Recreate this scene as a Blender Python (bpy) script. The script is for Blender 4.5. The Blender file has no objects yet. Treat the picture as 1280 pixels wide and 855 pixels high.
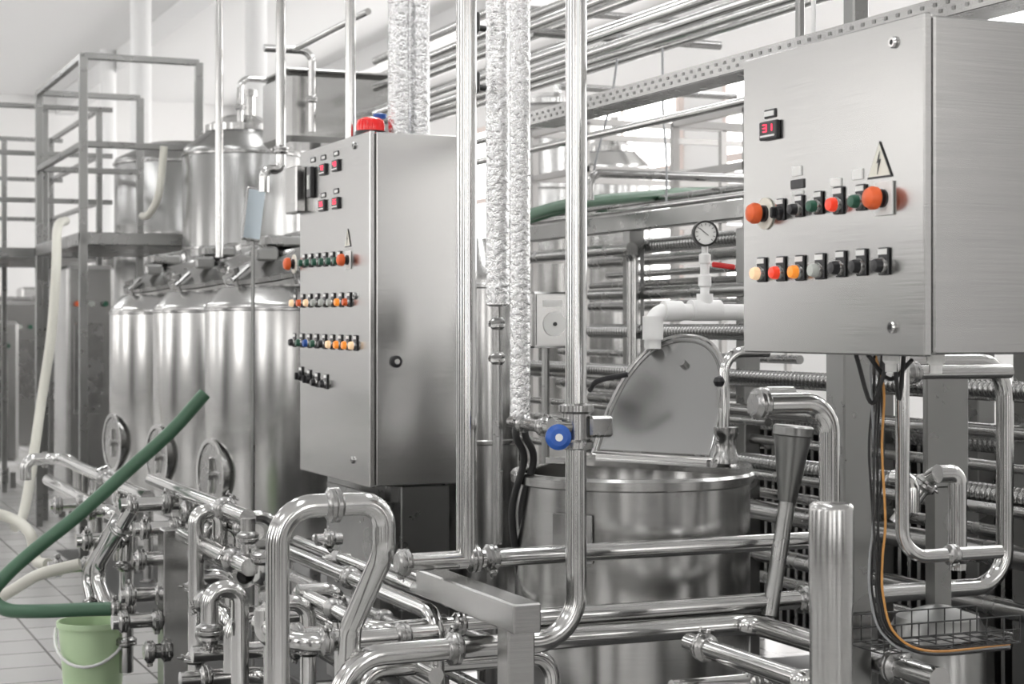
import bpy, math, random
from mathutils import Vector, Matrix, Quaternion
random.seed(4)
V=Vector
F=2200.0; CXP=640.0; HY=408.0; CH=1.45; YAW=math.radians(23.1)
s_,c_=math.sin(YAW),math.cos(YAW)
# ---- survey helpers: room axes are X (right), Y (deep), Z (up); camera stands at (0,0,CH)
def P(px,py,d):
    k=(px-CXP)/F
    return V((d*(k*c_+s_), d*(c_-k*s_), CH-(py-HY)/F*d))
def onX(px,py,X):
    k=(px-CXP)/F; return P(px,py,X/(k*c_+s_))
def onY(px,py,Y):
    k=(px-CXP)/F; return P(px,py,Y/(c_-k*s_))
def dep(p): return p[0]*s_+p[1]*c_
def PT(px,py,d,*mv):
    p=P(px,py,d); out=[p.copy()]
    i=0
    while i<len(mv):
        o,v=mv[i],mv[i+1]; i+=2
        lat=p.x*c_-p.y*s_; d0=dep(p)
        if o=='x': k=(v-CXP)/F; p=p+V(((k*d0-lat)/(c_-k*s_),0,0))
        elif o=='y': k=(v-CXP)/F; p=p+V((0,(lat-k*d0)/(s_+k*c_),0))
        elif o=='z': p=V((p.x,p.y,CH-(v-HY)/F*d0))
        elif o=='m': p=p+V(v)
        elif o=='p': p=P(*v)
        out.append(p.copy())
    return out
# ---- materials
MT={}
def mat(name,col,rough=.5,metal=0,emit=0,bump=None,ecol=None,var=0,stretch=None,bstr=.2,dist=.004,fmod=0):
    if name in MT: return MT[name]
    m=bpy.data.materials.new(name); m.use_nodes=True; nt=m.node_tree; b=nt.nodes['Principled BSDF']
    b.inputs['Base Color'].default_value=(*col,1); b.inputs['Roughness'].default_value=rough; b.inputs['Metallic'].default_value=metal
    if emit:
        b.inputs['Emission Color'].default_value=(*(ecol or col),1); b.inputs['Emission Strength'].default_value=emit
    if bump or var:
        tc=nt.nodes.new('ShaderNodeTexCoord'); mp=nt.nodes.new('ShaderNodeMapping')
        nt.links.new(tc.outputs['Object'],mp.inputs[0])
        if stretch: mp.inputs['Scale'].default_value=stretch
        n=nt.nodes.new('ShaderNodeTexNoise'); n.inputs['Scale'].default_value=bump or 6; n.inputs['Detail'].default_value=4
        nt.links.new(mp.outputs[0],n.inputs[0])
        if bump and bstr:
            bp=nt.nodes.new('ShaderNodeBump'); bp.inputs['Strength'].default_value=bstr; bp.inputs['Distance'].default_value=dist
            nt.links.new(n.outputs[0],bp.inputs['Height']); nt.links.new(bp.outputs[0],b.inputs['Normal'])
        if var:
            mr=nt.nodes.new('ShaderNodeMapRange'); mr.inputs['To Min'].default_value=max(0.03,rough-var); mr.inputs['To Max'].default_value=rough+var
            mr.inputs['From Min'].default_value=.3; mr.inputs['From Max'].default_value=.7
            nt.links.new(n.outputs[0],mr.inputs[0]); nt.links.new(mr.outputs[0],b.inputs['Roughness'])
        if fmod:   # faint brushed grain in the metal tint
            m2=nt.nodes.new('ShaderNodeMapRange'); m2.inputs['From Min'].default_value=.3; m2.inputs['From Max'].default_value=.7
            m2.inputs['To Min'].default_value=1-fmod; m2.inputs['To Max'].default_value=1+fmod
            vm=nt.nodes.new('ShaderNodeVectorMath'); vm.operation='SCALE'; vm.inputs[0].default_value=col
            nt.links.new(n.outputs[0],m2.inputs[0]); nt.links.new(m2.outputs[0],vm.inputs['Scale']); nt.links.new(vm.outputs[0],b.inputs['Base Color'])
    MT[name]=m; return m
STEEL=mat('polished_steel',(.56,.558,.55),.15,1,bump=9,var=.04,bstr=.015)
STEELD=mat('dull_steel',(.36,.358,.352),.25,1,bump=12,var=.05,bstr=.03)
BRUSH=mat('brushed_steel',(.43,.428,.42),.25,1,bump=5,var=.02,stretch=(1,1,180),bstr=0,fmod=.10)
BRUSHV=mat('tank_steel',(.47,.468,.46),.22,1,bump=5,var=.01,stretch=(1,1,120),bstr=0,fmod=.05)
VATM=mat('vat_steel',(.46,.458,.45),.22,1,bump=5,var=.015,stretch=(1,1,120),bstr=0,fmod=.06)
LIDM=mat('lid_steel',(.38,.38,.375),.22,1)
RIB=mat('ribbed_steel',(.34,.34,.335),.25,1)
FRAME=mat('frame_steel',(.26,.26,.255),.30,1,bump=8,var=.06,bstr=.03)
DARKM=mat('dark_metal',(.07,.07,.07),.4,.8)
FOIL=mat('foil_wrap',(.74,.74,.74),.24,1,bump=75,var=.08,bstr=1.0,dist=.008)
WHITEP=mat('white_plastic',(.84,.84,.83),.35)
BLACK=mat('black_plastic',(.015,.015,.017),.35)
RUB=mat('black_rubber',(.02,.02,.02),.5)
GREENH=mat('green_hose',(.05,.12,.07),.42,bump=20,bstr=.1)
CREAMH=mat('cream_hose',(.58,.57,.51),.45,bump=14,bstr=.1)
ORANGE=mat('orange_plastic',(.80,.13,.03),.35)
RED=mat('red_plastic',(.65,.02,.02),.3)
BLUE=mat('blue_plastic',(.02,.10,.42),.35)
GREENB=mat('green_plastic',(.02,.10,.06),.35)
CREAM=mat('lit_cream',(.9,.62,.38),.3,emit=.4)
LITO=mat('lit_orange',(.9,.28,.03),.3,emit=.4)
LITR=mat('lit_red',(.8,.05,.02),.3,emit=.4)
GREYB=mat('grey_button',(.48,.50,.47),.4)
TAG=mat('white_tag',(.8,.8,.78),.5)
SIGN=mat('sign_cream',(.78,.76,.67),.5)
BUCK=mat('bucket_green',(.54,.70,.44),.4)
LED=mat('led_red',(1,.02,.05),.4,emit=2.5,ecol=(1,.03,.08))
CABO=mat('orange_cable',(.62,.30,.08),.5)
CABG=mat('grey_cable',(.35,.36,.37),.5)
GLASS=mat('gauge_face',(.85,.85,.83),.25)
PBLUE=mat('pale_blue_screen',(.60,.68,.74),.15,.6)
CEIL=mat('ceiling_paint',(.88,.88,.88),.6,bump=3,bstr=.02)
WALLM=mat('wall_paint',(.89,.885,.88),.5,bump=5,bstr=.03)
WIN=mat('window_glow',(.9,.9,.9),.4,emit=5.2,ecol=(1,.985,.97))
WFR=mat('window_frame',(.84,.74,.70),.5)
FILLG=mat('lamp_diffuser',(.9,.9,.9),.4,emit=17,ecol=(1,1,1))  # glow of the added ceiling fill panels
DARKREF=mat('grey_equipment',(.05,.05,.05),.5)  # near-black faces of the unseen boxes added for reflections
SHADE=mat('dark_grating',(.09,.09,.09),.5,.3,bump=30)  # colour of the dark sheets standing in for floor shade
def tilemat():
    m=bpy.data.materials.new('floor_tile'); m.use_nodes=True; nt=m.node_tree; b=nt.nodes['Principled BSDF']
    tc=nt.nodes.new('ShaderNodeTexCoord'); br=nt.nodes.new('ShaderNodeTexBrick'); br.offset=0
    br.inputs['Scale'].default_value=1; br.inputs['Brick Width'].default_value=.33; br.inputs['Row Height'].default_value=.33
    br.inputs['Mortar Size'].default_value=.006; br.inputs['Color1'].default_value=(.55,.545,.535,1); br.inputs['Color2'].default_value=(.47,.465,.455,1); br.inputs['Mortar'].default_value=(.15,.145,.14,1)
    nt.links.new(tc.outputs['Object'],br.inputs[0]); nt.links.new(br.outputs[0],b.inputs['Base Color']); b.inputs['Roughness'].default_value=.22
    return m
TILE=tilemat()
# ---- geometry builder
class G:
    def __init__(s): s.v=[];s.f=[];s.m=[];s.mats=[]
    def mi(s,m):
        if m not in s.mats: s.mats.append(m)
        return s.mats.index(m)
    def add(s,vs,fs,m):
        o=len(s.v); s.v+= [V(a) for a in vs]; k=s.mi(m)
        for f in fs: s.f.append([i+o for i in f]); s.m.append(k)
        return s
    def box(s,c,sz,m,bev=0,M=None):
        hx,hy,hz=[a/2 for a in sz]; b=min(bev,hx*.9,hy*.9,hz*.9)
        if b<=0:
            vs=[V((x,y,z)) for x in(-hx,hx) for y in(-hy,hy) for z in(-hz,hz)]
            fs=[(0,1,3,2),(4,6,7,5),(0,4,5,1),(2,3,7,6),(0,2,6,4),(1,5,7,3)]
        else:
            vs=[];ix={}
            for X in(-1,1):
                for Y in(-1,1):
                    for Z in(-1,1):
                        for ax in range(3):
                            q=[X*(hx-b),Y*(hy-b),Z*(hz-b)]; q[ax]=(X,Y,Z)[ax]*(hx,hy,hz)[ax]
                            ix[(X,Y,Z,ax)]=len(vs); vs.append(V(q))
            fs=[]
            for ax in range(3):
                o=[a for a in range(3) if a!=ax]
                for S in(-1,1):
                    r=[]
                    for a,bb in((-1,-1),(1,-1),(1,1),(-1,1)):
                        k=[0,0,0];k[ax]=S;k[o[0]]=a;k[o[1]]=bb; r.append(ix[(*k,ax)])
                    fs.append(r)
                for a in(-1,1):
                    for bb in(-1,1):
                        k1=[0,0,0];k1[ax]=-1;k1[o[0]]=a;k1[o[1]]=bb
                        k2=list(k1);k2[ax]=1
                        fs.append([ix[(*k1,o[0])],ix[(*k2,o[0])],ix[(*k2,o[1])],ix[(*k1,o[1])]])
            for X in(-1,1):
                for Y in(-1,1):
                    for Z in(-1,1): fs.append([ix[(X,Y,Z,0)],ix[(X,Y,Z,1)],ix[(X,Y,Z,2)]])
        if M is not None: vs=[M@v for v in vs]
        c=V(c); return s.add([v+c for v in vs],fs,m)
    def lathe(s,prof,m,c=(0,0,0),ax=(0,0,1),n=24,closed=True):
        ax=V(ax).normalized(); q=V((0,0,1)).rotation_difference(ax).to_matrix(); c=V(c)
        vs=[];fs=[]
        for r,z in prof:
            for i in range(n):
                a=2*math.pi*i/n; vs.append(c+q@V((max(r,1e-5)*math.cos(a),max(r,1e-5)*math.sin(a),z)))
        L=len(prof)
        for j in range(L-1):
            for i in range(n):
                k=(i+1)%n; fs.append((j*n+i,j*n+k,(j+1)*n+k,(j+1)*n+i))
        if closed:
            fs.append(tuple(range(n))[::-1]); fs.append(tuple((L-1)*n+i for i in range(n)))
        return s.add(vs,fs,m)
    def sweep(s,pts,r,m,n=16,rf=None):
        pts=[V(p) for p in pts]
        t=[]
        for i in range(len(pts)):
            a=pts[max(i-1,0)];b=pts[min(i+1,len(pts)-1)]; d=(b-a)
            t.append(d.normalized() if d.length>1e-9 else V((0,0,1)))
        u=t[0].orthogonal().normalized(); vs=[];fs=[]
        for i,p in enumerate(pts):
            if i: u=(u-t[i]*u.dot(t[i])).normalized()
            w=t[i].cross(u); R=rf(i) if rf else r
            for k in range(n):
                a=2*math.pi*k/n; vs.append(p+(u*math.cos(a)+w*math.sin(a))*R)
        for i in range(len(pts)-1):
            for k in range(n):
                k2=(k+1)%n; fs.append((i*n+k,i*n+k2,(i+1)*n+k2,(i+1)*n+k))
        fs.append(tuple(range(n))[::-1]); fs.append(tuple((len(pts)-1)*n+i for i in range(n)))
        return s.add(vs,fs,m)
    def prism(s,pts,off,m):
        pts=[V(p) for p in pts]; off=V(off); n=len(pts)
        vs=pts+[p+off for p in pts]
        fs=[tuple(range(n))[::-1],tuple(range(n,2*n))]+[(i,(i+1)%n,(i+1)%n+n,i+n) for i in range(n)]
        return s.add(vs,fs,m)
    def mesh(s,name,org=V((0,0,0)),ang=35):
        me=bpy.data.meshes.new(name); me.from_pydata([v-org for v in s.v],[],s.f)
        for m in s.mats: me.materials.append(m)
        me.polygons.foreach_set('material_index',s.m)
        me.polygons.foreach_set('use_smooth',[True]*len(s.f))
        import bmesh as _b
        bm=_b.new(); bm.from_mesh(me); _b.ops.recalc_face_normals(bm,faces=bm.faces); bm.to_mesh(me); bm.free()
        me.set_sharp_from_angle(angle=math.radians(ang)); me.update(); return me
COL=bpy.context.scene.collection
WL={}
def put(name,g,org=None,parent=None,label=None,category=None,group=None,kind=None,at=None):
    if isinstance(g,G):
        if org is None:
            mn=V((min(v.x for v in g.v),min(v.y for v in g.v),min(v.z for v in g.v))); mx=V((max(v.x for v in g.v),max(v.y for v in g.v),max(v.z for v in g.v)))
            org=V(((mn.x+mx.x)/2,(mn.y+mx.y)/2,mn.z))
        org=V(org); me=g.mesh(name,org)
    else: me=g; org=V(at)
    o=bpy.data.objects.new(name,me); COL.objects.link(o); WL[o.name]=org
    if parent: o.parent=parent; o.location=org-WL[parent.name]
    else: o.location=org
    if label:o['label']=label
    if category:o['category']=category
    if group:o['group']=group
    if kind:o['kind']=kind
    return o
def fillet(pts,R,n=8):
    out=[pts[0]]
    for i in range(1,len(pts)-1):
        a,b,c=pts[i-1],pts[i],pts[i+1]; d1=(a-b);d2=(c-b); l1,l2=d1.length,d2.length; d1.normalize();d2.normalize()
        th=d1.angle(d2)
        if th>math.radians(176): out.append(b);continue
        L=min(R/math.tan(th/2),l1*.48,l2*.48); r=L*math.tan(th/2)
        cen=b+(d1+d2).normalized()*(r/math.sin(th/2)); v1=(b+d1*L)-cen; v2=(b+d2*L)-cen
        A=v1.angle(v2)
        for k in range(n+1):
            t=k/n; out.append(cen+(v1*math.sin((1-t)*A)+v2*math.sin(t*A))/math.sin(A))
    out.append(pts[-1]); return out
CLM={}
def clampmesh(r):
    k=round(r,4)
    if k in CLM: return CLM[k]
    g=G(); w=.009+r*.16
    g.lathe([(r*1.02,-w*1.5),(r*1.1,-w*1.3),(r*1.32,-w),(r*1.5,-w*.8),(r*1.5,-w*.2),(r*1.4,0),(r*1.5,w*.2),(r*1.5,w*.8),(r*1.32,w),(r*1.1,w*1.3),(r*1.02,w*1.5)],STEELD,n=22)
    g.box((r*1.7,0,0),(r*.6,r*.6,w*1.5),STEELD,bev=.003)
    g.lathe([(r*.13,-r*.8),(r*.13,r*.8)],STEEL,c=(r*1.8,0,0),ax=(0,1,0),n=8)
    g.box((r*1.8,r*.85,0),(r*.8,r*.28,r*.28),STEELD,bev=.003)
    CLM[k]=g.mesh('clamp'); return CLM[k]
def addclamp(par,p,ax,r,spin=0):
    o=bpy.data.objects.new('clamp',clampmesh(r)); COL.objects.link(o)
    o.parent=par; o.location=V(p)-WL[par.name]; o.rotation_mode='QUATERNION'
    q=V((0,0,1)).rotation_difference(V(ax)); o.rotation_quaternion=q@Quaternion((0,0,1),spin); return o
def pipe(pts,r,R=None,cl=(),m=None,name='steel_pipe',label='polished stainless steel process pipe',cat='pipe',group=None,n=18):
    m=m or STEEL; R=R if R is not None else r*3.2
    g=G(); g.sweep(fillet(pts,R),r,m,n=n)
    o=put(name,g,label=label,category=cat,group=group)
    for i,t in cl:
        if i+1>=len(pts): continue
        addclamp(o,pts[i].lerp(pts[i+1],t),pts[i+1]-pts[i],r,random.uniform(0,6.28))
    return o
def catmull(pts,n=8):
    P_=[pts[0]*2-pts[1]]+pts+[pts[-1]*2-pts[-2]]; out=[]
    for i in range(1,len(P_)-2):
        a,b,c,d=P_[i-1:i+3]
        for k in range(n):
            t=k/n; out.append(.5*((2*b)+(c-a)*t+(2*a-5*b+4*c-d)*t*t+(3*b-a-3*c+d)*t**3))
    out.append(pts[-1]); return out
def hose(pts,r,m,name='hose',label='',cat='hose',n=14,**k):
    g=G(); g.sweep(catmull(pts),r,m,n=n); return put(name,g,label=label,category=cat,**k)
def corr(a,b,r,name='corrugated_pipe',label='corrugated stainless steel insulated pipe',m=None,step=.024,cat='pipe',group='corrugated pipes on the rack'):
    a=V(a);b=V(b);L=(b-a).length; n=int(L/step)*4; pts=[a.lerp(b,i/n) for i in range(n+1)]
    g=G(); pr=[1,1.06,1.06,.93]; g.sweep(pts,r,m or RIB,n=14,rf=lambda i:r*pr[i%4]); return put(name,g,label=label,category=cat,group=group)
def post(a,b,w,m=None,name='square_post',label='square stainless steel frame post',cat='post',group=None,wd=None,parent=None):
    a=V(a);b=V(b); d=b-a; M=V((0,0,1)).rotation_difference(d.normalized()).to_matrix()
    g=G(); g.box((a+b)/2,(w,wd or w,d.length),m or FRAME,bev=.004,M=M)
    return put(name,g,label=None if parent else label,category=None if parent else cat,group=group,parent=parent)
# ================= ROOM =================
X0,X1,Y0,Y1,ZC=-6,9,-5,27,4.9
def slab(name,c,sz,m): 
    g=G(); g.box(c,sz,m); return put(name,g,kind='structure')
slab('floor',((X0+X1)/2,(Y0+Y1)/2,-.05),(X1-X0+.4,Y1-Y0+.4,.1),TILE)
slab('ceiling',((X0+X1)/2,(Y0+Y1)/2,ZC+.05),(X1-X0+.4,Y1-Y0+.4,.1),CEIL)
slab('wall_right',(X1+.1,(Y0+Y1)/2,ZC/2),(.2,Y1-Y0,ZC),WALLM)
slab('wall_left',(X0-.1,(Y0+Y1)/2,ZC/2),(.2,Y1-Y0,ZC),WALLM)
slab('wall_far',((X0+X1)/2,Y1+.1,ZC/2),(X1-X0,.2,ZC),WALLM)
slab('wall_back',((X0+X1)/2,Y0-.1,ZC/2),(X1-X0,.2,ZC),WALLM)
wn=0
def glow_window(c,sz,axis):
    global wn; wn+=1
    g=G(); c=V(c); w,h=sz
    f=(lambda u,z,su,szz,t:( (c+V((0,u,z)),(t,su,szz)) if axis=='x' else (c+V((u,0,z)),(su,t,szz))))
    a,b=f(0,0,w,h,.02); g.box(a,b,WIN)
    for u in(-w/2,0,w/2): a,b=f(u,0,.08,h+.08,.06); g.box(a,b,WFR)
    for z in(-h/2,h/2,h*.1): a,b=f(0,z,w,.08,.06); g.box(a,b,WFR)
    put('window_%d'%wn,g,kind='structure')
for y in(7,10.6,14.2,17.8,21.4,25): glow_window((X1-.03,y,2.9),(2.6,2.4),'x')
for y in(-2,3,8,13,18,23): glow_window((X0+.03,y,2.7),(1.6,2.6),'x')  # unseen glowing panes, added to light the hall and steel
for x in(-4,-.6,2.8,6.2): glow_window((x,Y0+.03,2.4),(1.1,3.2),'y')  # unseen bright panes behind camera, added for the metal to reflect
slab('trim_1',(4.2,13,ZC-.14),(.25,28,.28),CEIL)
slab('trim_2',(7.0,13,ZC-.14),(.25,28,.28),CEIL)
for i,(x,y) in enumerate([(-3,1),(-3,7),(0.6,2),(0.6,7.5),(3.3,4.5),(3.3,9.3),(5.9,4),(5.9,8.5),(7.8,4),(7.8,9.5),(-1,12.5),(-3,15),(-3,20),(0,17),(.6,21.5),(-3,24.5)]):  # added light panels, kept out of view, to brighten the hall
    g=G(); g.box((x,y,ZC-.10),(.36,2.6,.08),WHITEP,bev=.01); g.box((x,y,ZC-.15),(.30,2.5,.03),FILLG)
    put('ceiling_lamp',g,label='long white fluorescent ceiling lamp with diffuser',category='lamp',group='fluorescent ceiling lamps')
for (x,y,w,h) in [(-3.6,-1.2,1.2,2.2),(-3.8,5.4,1.5,2.4),(-4,10.5,1.6,2.2),(.9,-3.4,1.2,2.1),(4.6,-3.2,1.0,2.3),(-1.8,-3.8,.9,1.9),(-3.9,2.4,1.2,2.1)]:  # unseen dark boxes added to give the steel darker reflections
    g=G(); g.box((x,y,h/2+.08),(w,.8,h-.16),FRAME,bev=.02)
    for sx in(-1,1):
        for sy in(-1,1): g.box((x+sx*(w/2-.06),y+sy*.3,.05),(.06,.06,.1),DARKM)
    g.box((x,y-.41,h/2+.1),(w*.9,.02,h*.8),DARKREF,bev=.004)
    g.box((x+w/2+.005,y,h/2+.1),(.02,.7,h*.8),DARKREF,bev=.004); g.box((x,y+.41,h/2+.1),(w*.9,.02,h*.8),DARKREF,bev=.004)
    put('steel_locker',g,label='tall grey metal equipment locker on feet',category='locker',group='equipment lockers')
for (xa,xb,ya,yb) in((1.75,3.3,6.9,11.6),(2.1,4.4,2.3,6.6)):  # added dark sheets: shade under tanks and rack put into colour
    g=G(); g.box(((xa+xb)/2,(ya+yb)/2,.004),(xb-xa,yb-ya,.008),SHADE); put('floor_grating',g,label='dark drainage grating set in floor',category='floor grating')
# ================= CONTROL PANELS =================
def btn(par,p,r,capm,kind='flat',tag=True):
    g=G(); p=V(p); ax=(-1,0,0)
    if kind in('flat','switch'):
        g.box(p+V((-.002,0,r*.55)),(.005,r*2.2,r*3.5),BLACK,bev=.002)
        g.box(p+V((-.005,0,r*1.75)),(.002,r*1.8,r*.7),TAG)
    if kind=='flat':
        g.lathe([(r*1.05,0),(r*1.05,.006),(r*.95,.009)],STEELD,c=p+V((-.003,0,0)),ax=ax,n=18)
        g.lathe([(r*.9,0),(r*.9,.016),(r*.75,.022),(0,.023)],capm,c=p+V((-.003,0,0)),ax=ax,n=18,closed=False)
    elif kind=='switch':
        g.lathe([(r*1.05,0),(r*1.05,.008),(r*.9,.012)],BLACK,c=p+V((-.003,0,0)),ax=ax,n=18)
        g.box(p+V((-.019,0,0)),(.016,r*.5,r*1.8),BLACK,bev=.003)
    elif kind=='mush':
        g.box(p+V((-.002,0,0)),(.004,r*3.6,r*4),TAG,bev=.001) if tag=='sq' else g.lathe([(r*2.1,0),(r*2.1,.003)],SIGN,c=p,ax=ax,n=24)
        g.lathe([(r*1.1,0),(r*1.1,.009),(r*.75,.011),(r*.75,.02)],BLACK,c=p,ax=ax,n=20)
        g.lathe([(r*.8,.016),(r*1.35,.020),(r*1.4,.029),(r*1.1,.038),(r*.5,.042),(0,.043)],capm,c=p,ax=ax,n=22,closed=False)
    return put({'flat':'push_button','switch':'selector_switch','mush':'emergency_stop_button'}[kind],g,parent=par,
      label={'mush':'orange mushroom emergency stop button'}.get(kind))
SEG={'0':'abcdef','1':'bc','2':'abged','3':'abgcd','5':'afgcd','6':'afgedc','8':'abcdefg','4':'fgbc','7':'abc','9':'abcfgd'}
def display(par,p,w,h,txt='88'):
    g=G(); p=V(p); g.box(p+V((-.004,0,0)),(.010,w,h),BLACK,bev=.002)
    g.box(p+V((-.0095,0,-h*.30)),(.002,w*.8,h*.10),TAG)
    n=len(txt); dw=w*.62/n; dh=h*.36
    for i,ch in enumerate(txt):
        cy=w*.31-dw*(i+.5); t=dh*.13
        def q(y,z,sy,sz): g.box(p+V((-.0095,cy+y,h*.12+z)),(.0015,sy,sz),LED)
        a=dw*.33;b=dh/2
        for sgm in SEG[ch]:
            if sgm=='a':q(0,b,a*2,t)
            if sgm=='g':q(0,0,a*2,t)
            if sgm=='d':q(0,-b,a*2,t)
            if sgm=='f':q(a,b/2,t,b)
            if sgm=='b':q(-a,b/2,t,b)
            if sgm=='e':q(a,-b/2,t,b)
            if sgm=='c':q(-a,-b/2,t,b)
    return put('digital_display',g,parent=par,label='black digital display with red digits')
def triangle(par,p,w,h):
    g=G(); p=V(p); 
    def tri(k,x,m): g.prism([p+V((x,w/2*k,-h*.42*k)),p+V((x,-w/2*k,-h*.42*k)),p+V((x,0,h*.58*k))],(-.001,0,0),m)
    tri(1,0,BLACK); tri(.88,-.0015,SIGN)
    g.prism([p+V((-.003,w*a,h*b)) for a,b in((-.05,.30),(.07,-.02),(.0,.0),(.05,-.32),(-.09,.08),(-.01,.06))],(-.001,0,0),BLACK)
    return put('warning_sign',g,parent=par,label='triangular electrical warning sign with lightning bolt')
def lock(par,p,r,ax=(-1,0,0)):
    g=G(); g.lathe([(r,0),(r,.004),(r*.8,.007),(r*.45,.007),(r*.4,.002),(0,.002)],STEEL,c=p,ax=ax,n=20,closed=False)
    a=V(ax); g.box(V(p)+a*.004,(r*.5,r*.25,r*.7) if abs(a.x)<.5 else (.006,r*.3,r*.7),BLACK)
    return put('lock',g,parent=par,label='round quarter-turn cabinet lock')
RX=1.88; RY0=onX(1155,0,RX).y; RY1=onX(929,0,RX).y; RD=.30
rz1=onX(1155,15,RX).z; rz0=onX(1155,446,RX).z
g=G(); g.box((RX+.023+RD/2,(RY0+RY1)/2,(rz0+rz1)/2),(RD,RY1-RY0-.004,rz1-rz0-.006),BRUSH,bev=.004)
rc=put('control_cabinet',g,label='square brushed stainless control cabinet with seven buttons and display',category='control cabinet')
g=G(); g.box((RX+.009,(RY0+RY1)/2,(rz0+rz1)/2),(.018,RY1-RY0,rz1-rz0),BRUSH,bev=.003)
put('door',g,parent=rc)
for p in((1118,53),(1116,409)): lock(rc,onX(*p,RX),.011)
b=RX-.001
g=G(); p=onX(963,142,b); g.box(p,(.004,.042,.018),BLACK,bev=.001); g.box(p+V((-.003,0,0)),(.002,.034,.010),TAG); put('label_plate',g,parent=rc,label='small black and white label plate')
display(rc,onX(964,163,b),.066,.038,'31')
for (x,y,w,h,mm) in((996,214,.034,.020,TAG),(997,230,.048,.018,BLACK),(1045,228,.036,.016,TAG),(1072,218,.034,.02,TAG),(997,241,.04,.008,TAG)):
    g=G(); g.box(onX(x,y,b),(.004,w,h),mm,bev=.001); put('label_plate',g,parent=rc,label='small label plate')
triangle(rc,onX(1100,203,b),.078,.068)
btn(rc,onX(957,267,b),.0155,ORANGE,'mush'); btn(rc,onX(1106,248,b),.0155,ORANGE,'mush',tag='sq')
btn(rc,onX(977,266,b),.0125,BLACK,'switch'); btn(rc,onX(1000,262,b),.0125,BLACK,'flat')
btn(rc,onX(1024,258,b),.013,GREENB); btn(rc,onX(1049,256,b),.015,LITR); btn(rc,onX(1077,252,b),.014,GREENB)
for x,y,mm,kd in((953,342,CREAM,'flat'),(977,341,LITR,'flat'),(1001,340,LITO,'flat'),(1026,338,GREYB,'flat'),(1052,335,BLACK,'flat'),(1078,333,BLACK,'flat'),(1106,332,BLACK,'flat')):
    btn(rc,onX(x,y,b),.0145,mm,kd)
for i in range(4):
    g=G(); g.lathe([(.016,0),(.016,-.014),(.011,-.02),(.011,-.035)],RUB if i%2 else TAG,c=(RX+.1+(i%2)*.05,RY0+.1+i*.07,rz0+.002)); put('cable_gland',g,parent=rc,label='screwed cable gland')
LX=1.81; LY0=onX(462,0,LX).y; LY1=LY0+.80; LD=.285
lz1=onX(462,163,LX).z; lz0=onX(462,610,LX).z
g=G(); g.box((LX+.023+LD/2,(LY0+LY1)/2,(lz0+lz1)/2),(LD,.80-.004,lz1-lz0-.006),BRUSH,bev=.004)
lc=put('control_cabinet',g,label='tall brushed stainless control cabinet with many coloured button rows',category='control cabinet')
g=G(); g.box((LX+.009,(LY0+LY1)/2,(lz0+lz1)/2),(.018,.80,lz1-lz0),BRUSH,bev=.003); put('door',g,parent=lc)
b=LX-.001
for p in((443,182),(441,575),(444,370)): lock(lc,onX(*p,b),.012)
g=G(); pk=onY(495,452,LY0); g.lathe([(.020,0),(.020,.006),(.014,.009),(0,.009)],BLACK,c=pk,ax=(0,-1,0),n=20,closed=False); g.lathe([(.009,.009),(.009,.013),(0,.013)],STEEL,c=pk,ax=(0,-1,0),n=14,closed=False); put('lock',g,parent=lc,label='black keyhole lock')
g=G(); p=onX(376,238,b); g.box(p+V((-.02,0,0)),(.04,.14,.17),BRUSHV,bev=.006); put('junction_box',g,parent=lc,label='small grey metal junction box')
g=G(); p=onX(391,228,b); g.box(p+V((-.008,0,0)),(.016,.05,.11),BLACK,bev=.003); g.box(p+V((-.017,0,.0)),(.002,.03,.05),GREYB); put('controller',g,parent=lc,label='black process controller')
for x,y in((391,200),(404,197),(420,192),(404,244),(420,239)):
    g=G(); g.box(onX(x,y,b),(.004,.05,.018),BLACK); g.box(onX(x,y,b-.003),(.002,.036,.009),TAG); put('label_plate',g,parent=lc,label='small label plate')
for x,y,t in((405,212,'72'),(421,207,'48'),(404,257,'36'),(421,254,'25')): display(lc,onX(x,y,b),.065,.040,t)
triangle(lc,onX(435,299,b),.065,.062)
btn(lc,onX(368,330,b),.017,ORANGE,'mush'); btn(lc,onX(436,325,b),.015,ORANGE,'mush',tag='sq')
for i,x in enumerate((381,389,398,407,416,425)): btn(lc,onX(x,329-i*.6,b),.0145,GREENB)
for i,(x,mm) in enumerate(zip((370,379,388,397,407,417,427,437),(CREAM,ORANGE,CREAM,GREYB,GREYB,GREYB,LITO,ORANGE))): btn(lc,onX(x,379-i*.2,b),.0145,mm)
for i,(x,mm) in enumerate(zip((369,378,387,396,406,416,426,436,445),(BLACK,GREENB,BLUE,GREENB,BLACK,CREAM,LITO,LITO,CREAM))): btn(lc,onX(x,428+i*.5,b),.015,mm)
for x,y,k in((377,470,'switch'),(387,474,'switch'),(397,478,'flat'),(408,480,'flat')): btn(lc,onX(x,y,b),.015,BLACK,k)
g=G()
g.box((LX+.20,LY0+.13,(lz0)/2),(.17,.22,lz0),FRAME,bev=.004); g.box((LX+.20,LY1-.13,(lz0)/2),(.17,.22,lz0),FRAME,bev=.004); g.box((LX+.19,(LY0+LY1)/2,lz0-.03),(.2,.7,.05),FRAME)
g.box((LX+.03,LY0+.3,lz0/2+.1),(.01,.5,lz0-.25),FRAME)
put('pedestal',g,parent=lc)
p=V((LX+.05,LY0+.14,lz1))
g=G(); g.lathe([(.052,0),(.052,.012),(.048,.014)],BLACK,c=p); bo=put('warning_beacon',g,label='red warning beacon on top of cabinet',category='warning light')
g=G(); g.lathe([(.046,.012),(.048,.03),(.044,.05),(.03,.058),(0,.06)],mat('beacon_red',(.7,.02,.02),.15,emit=.25),c=p,closed=False); put('lens',g,parent=bo,label='translucent red dome lens')
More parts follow.
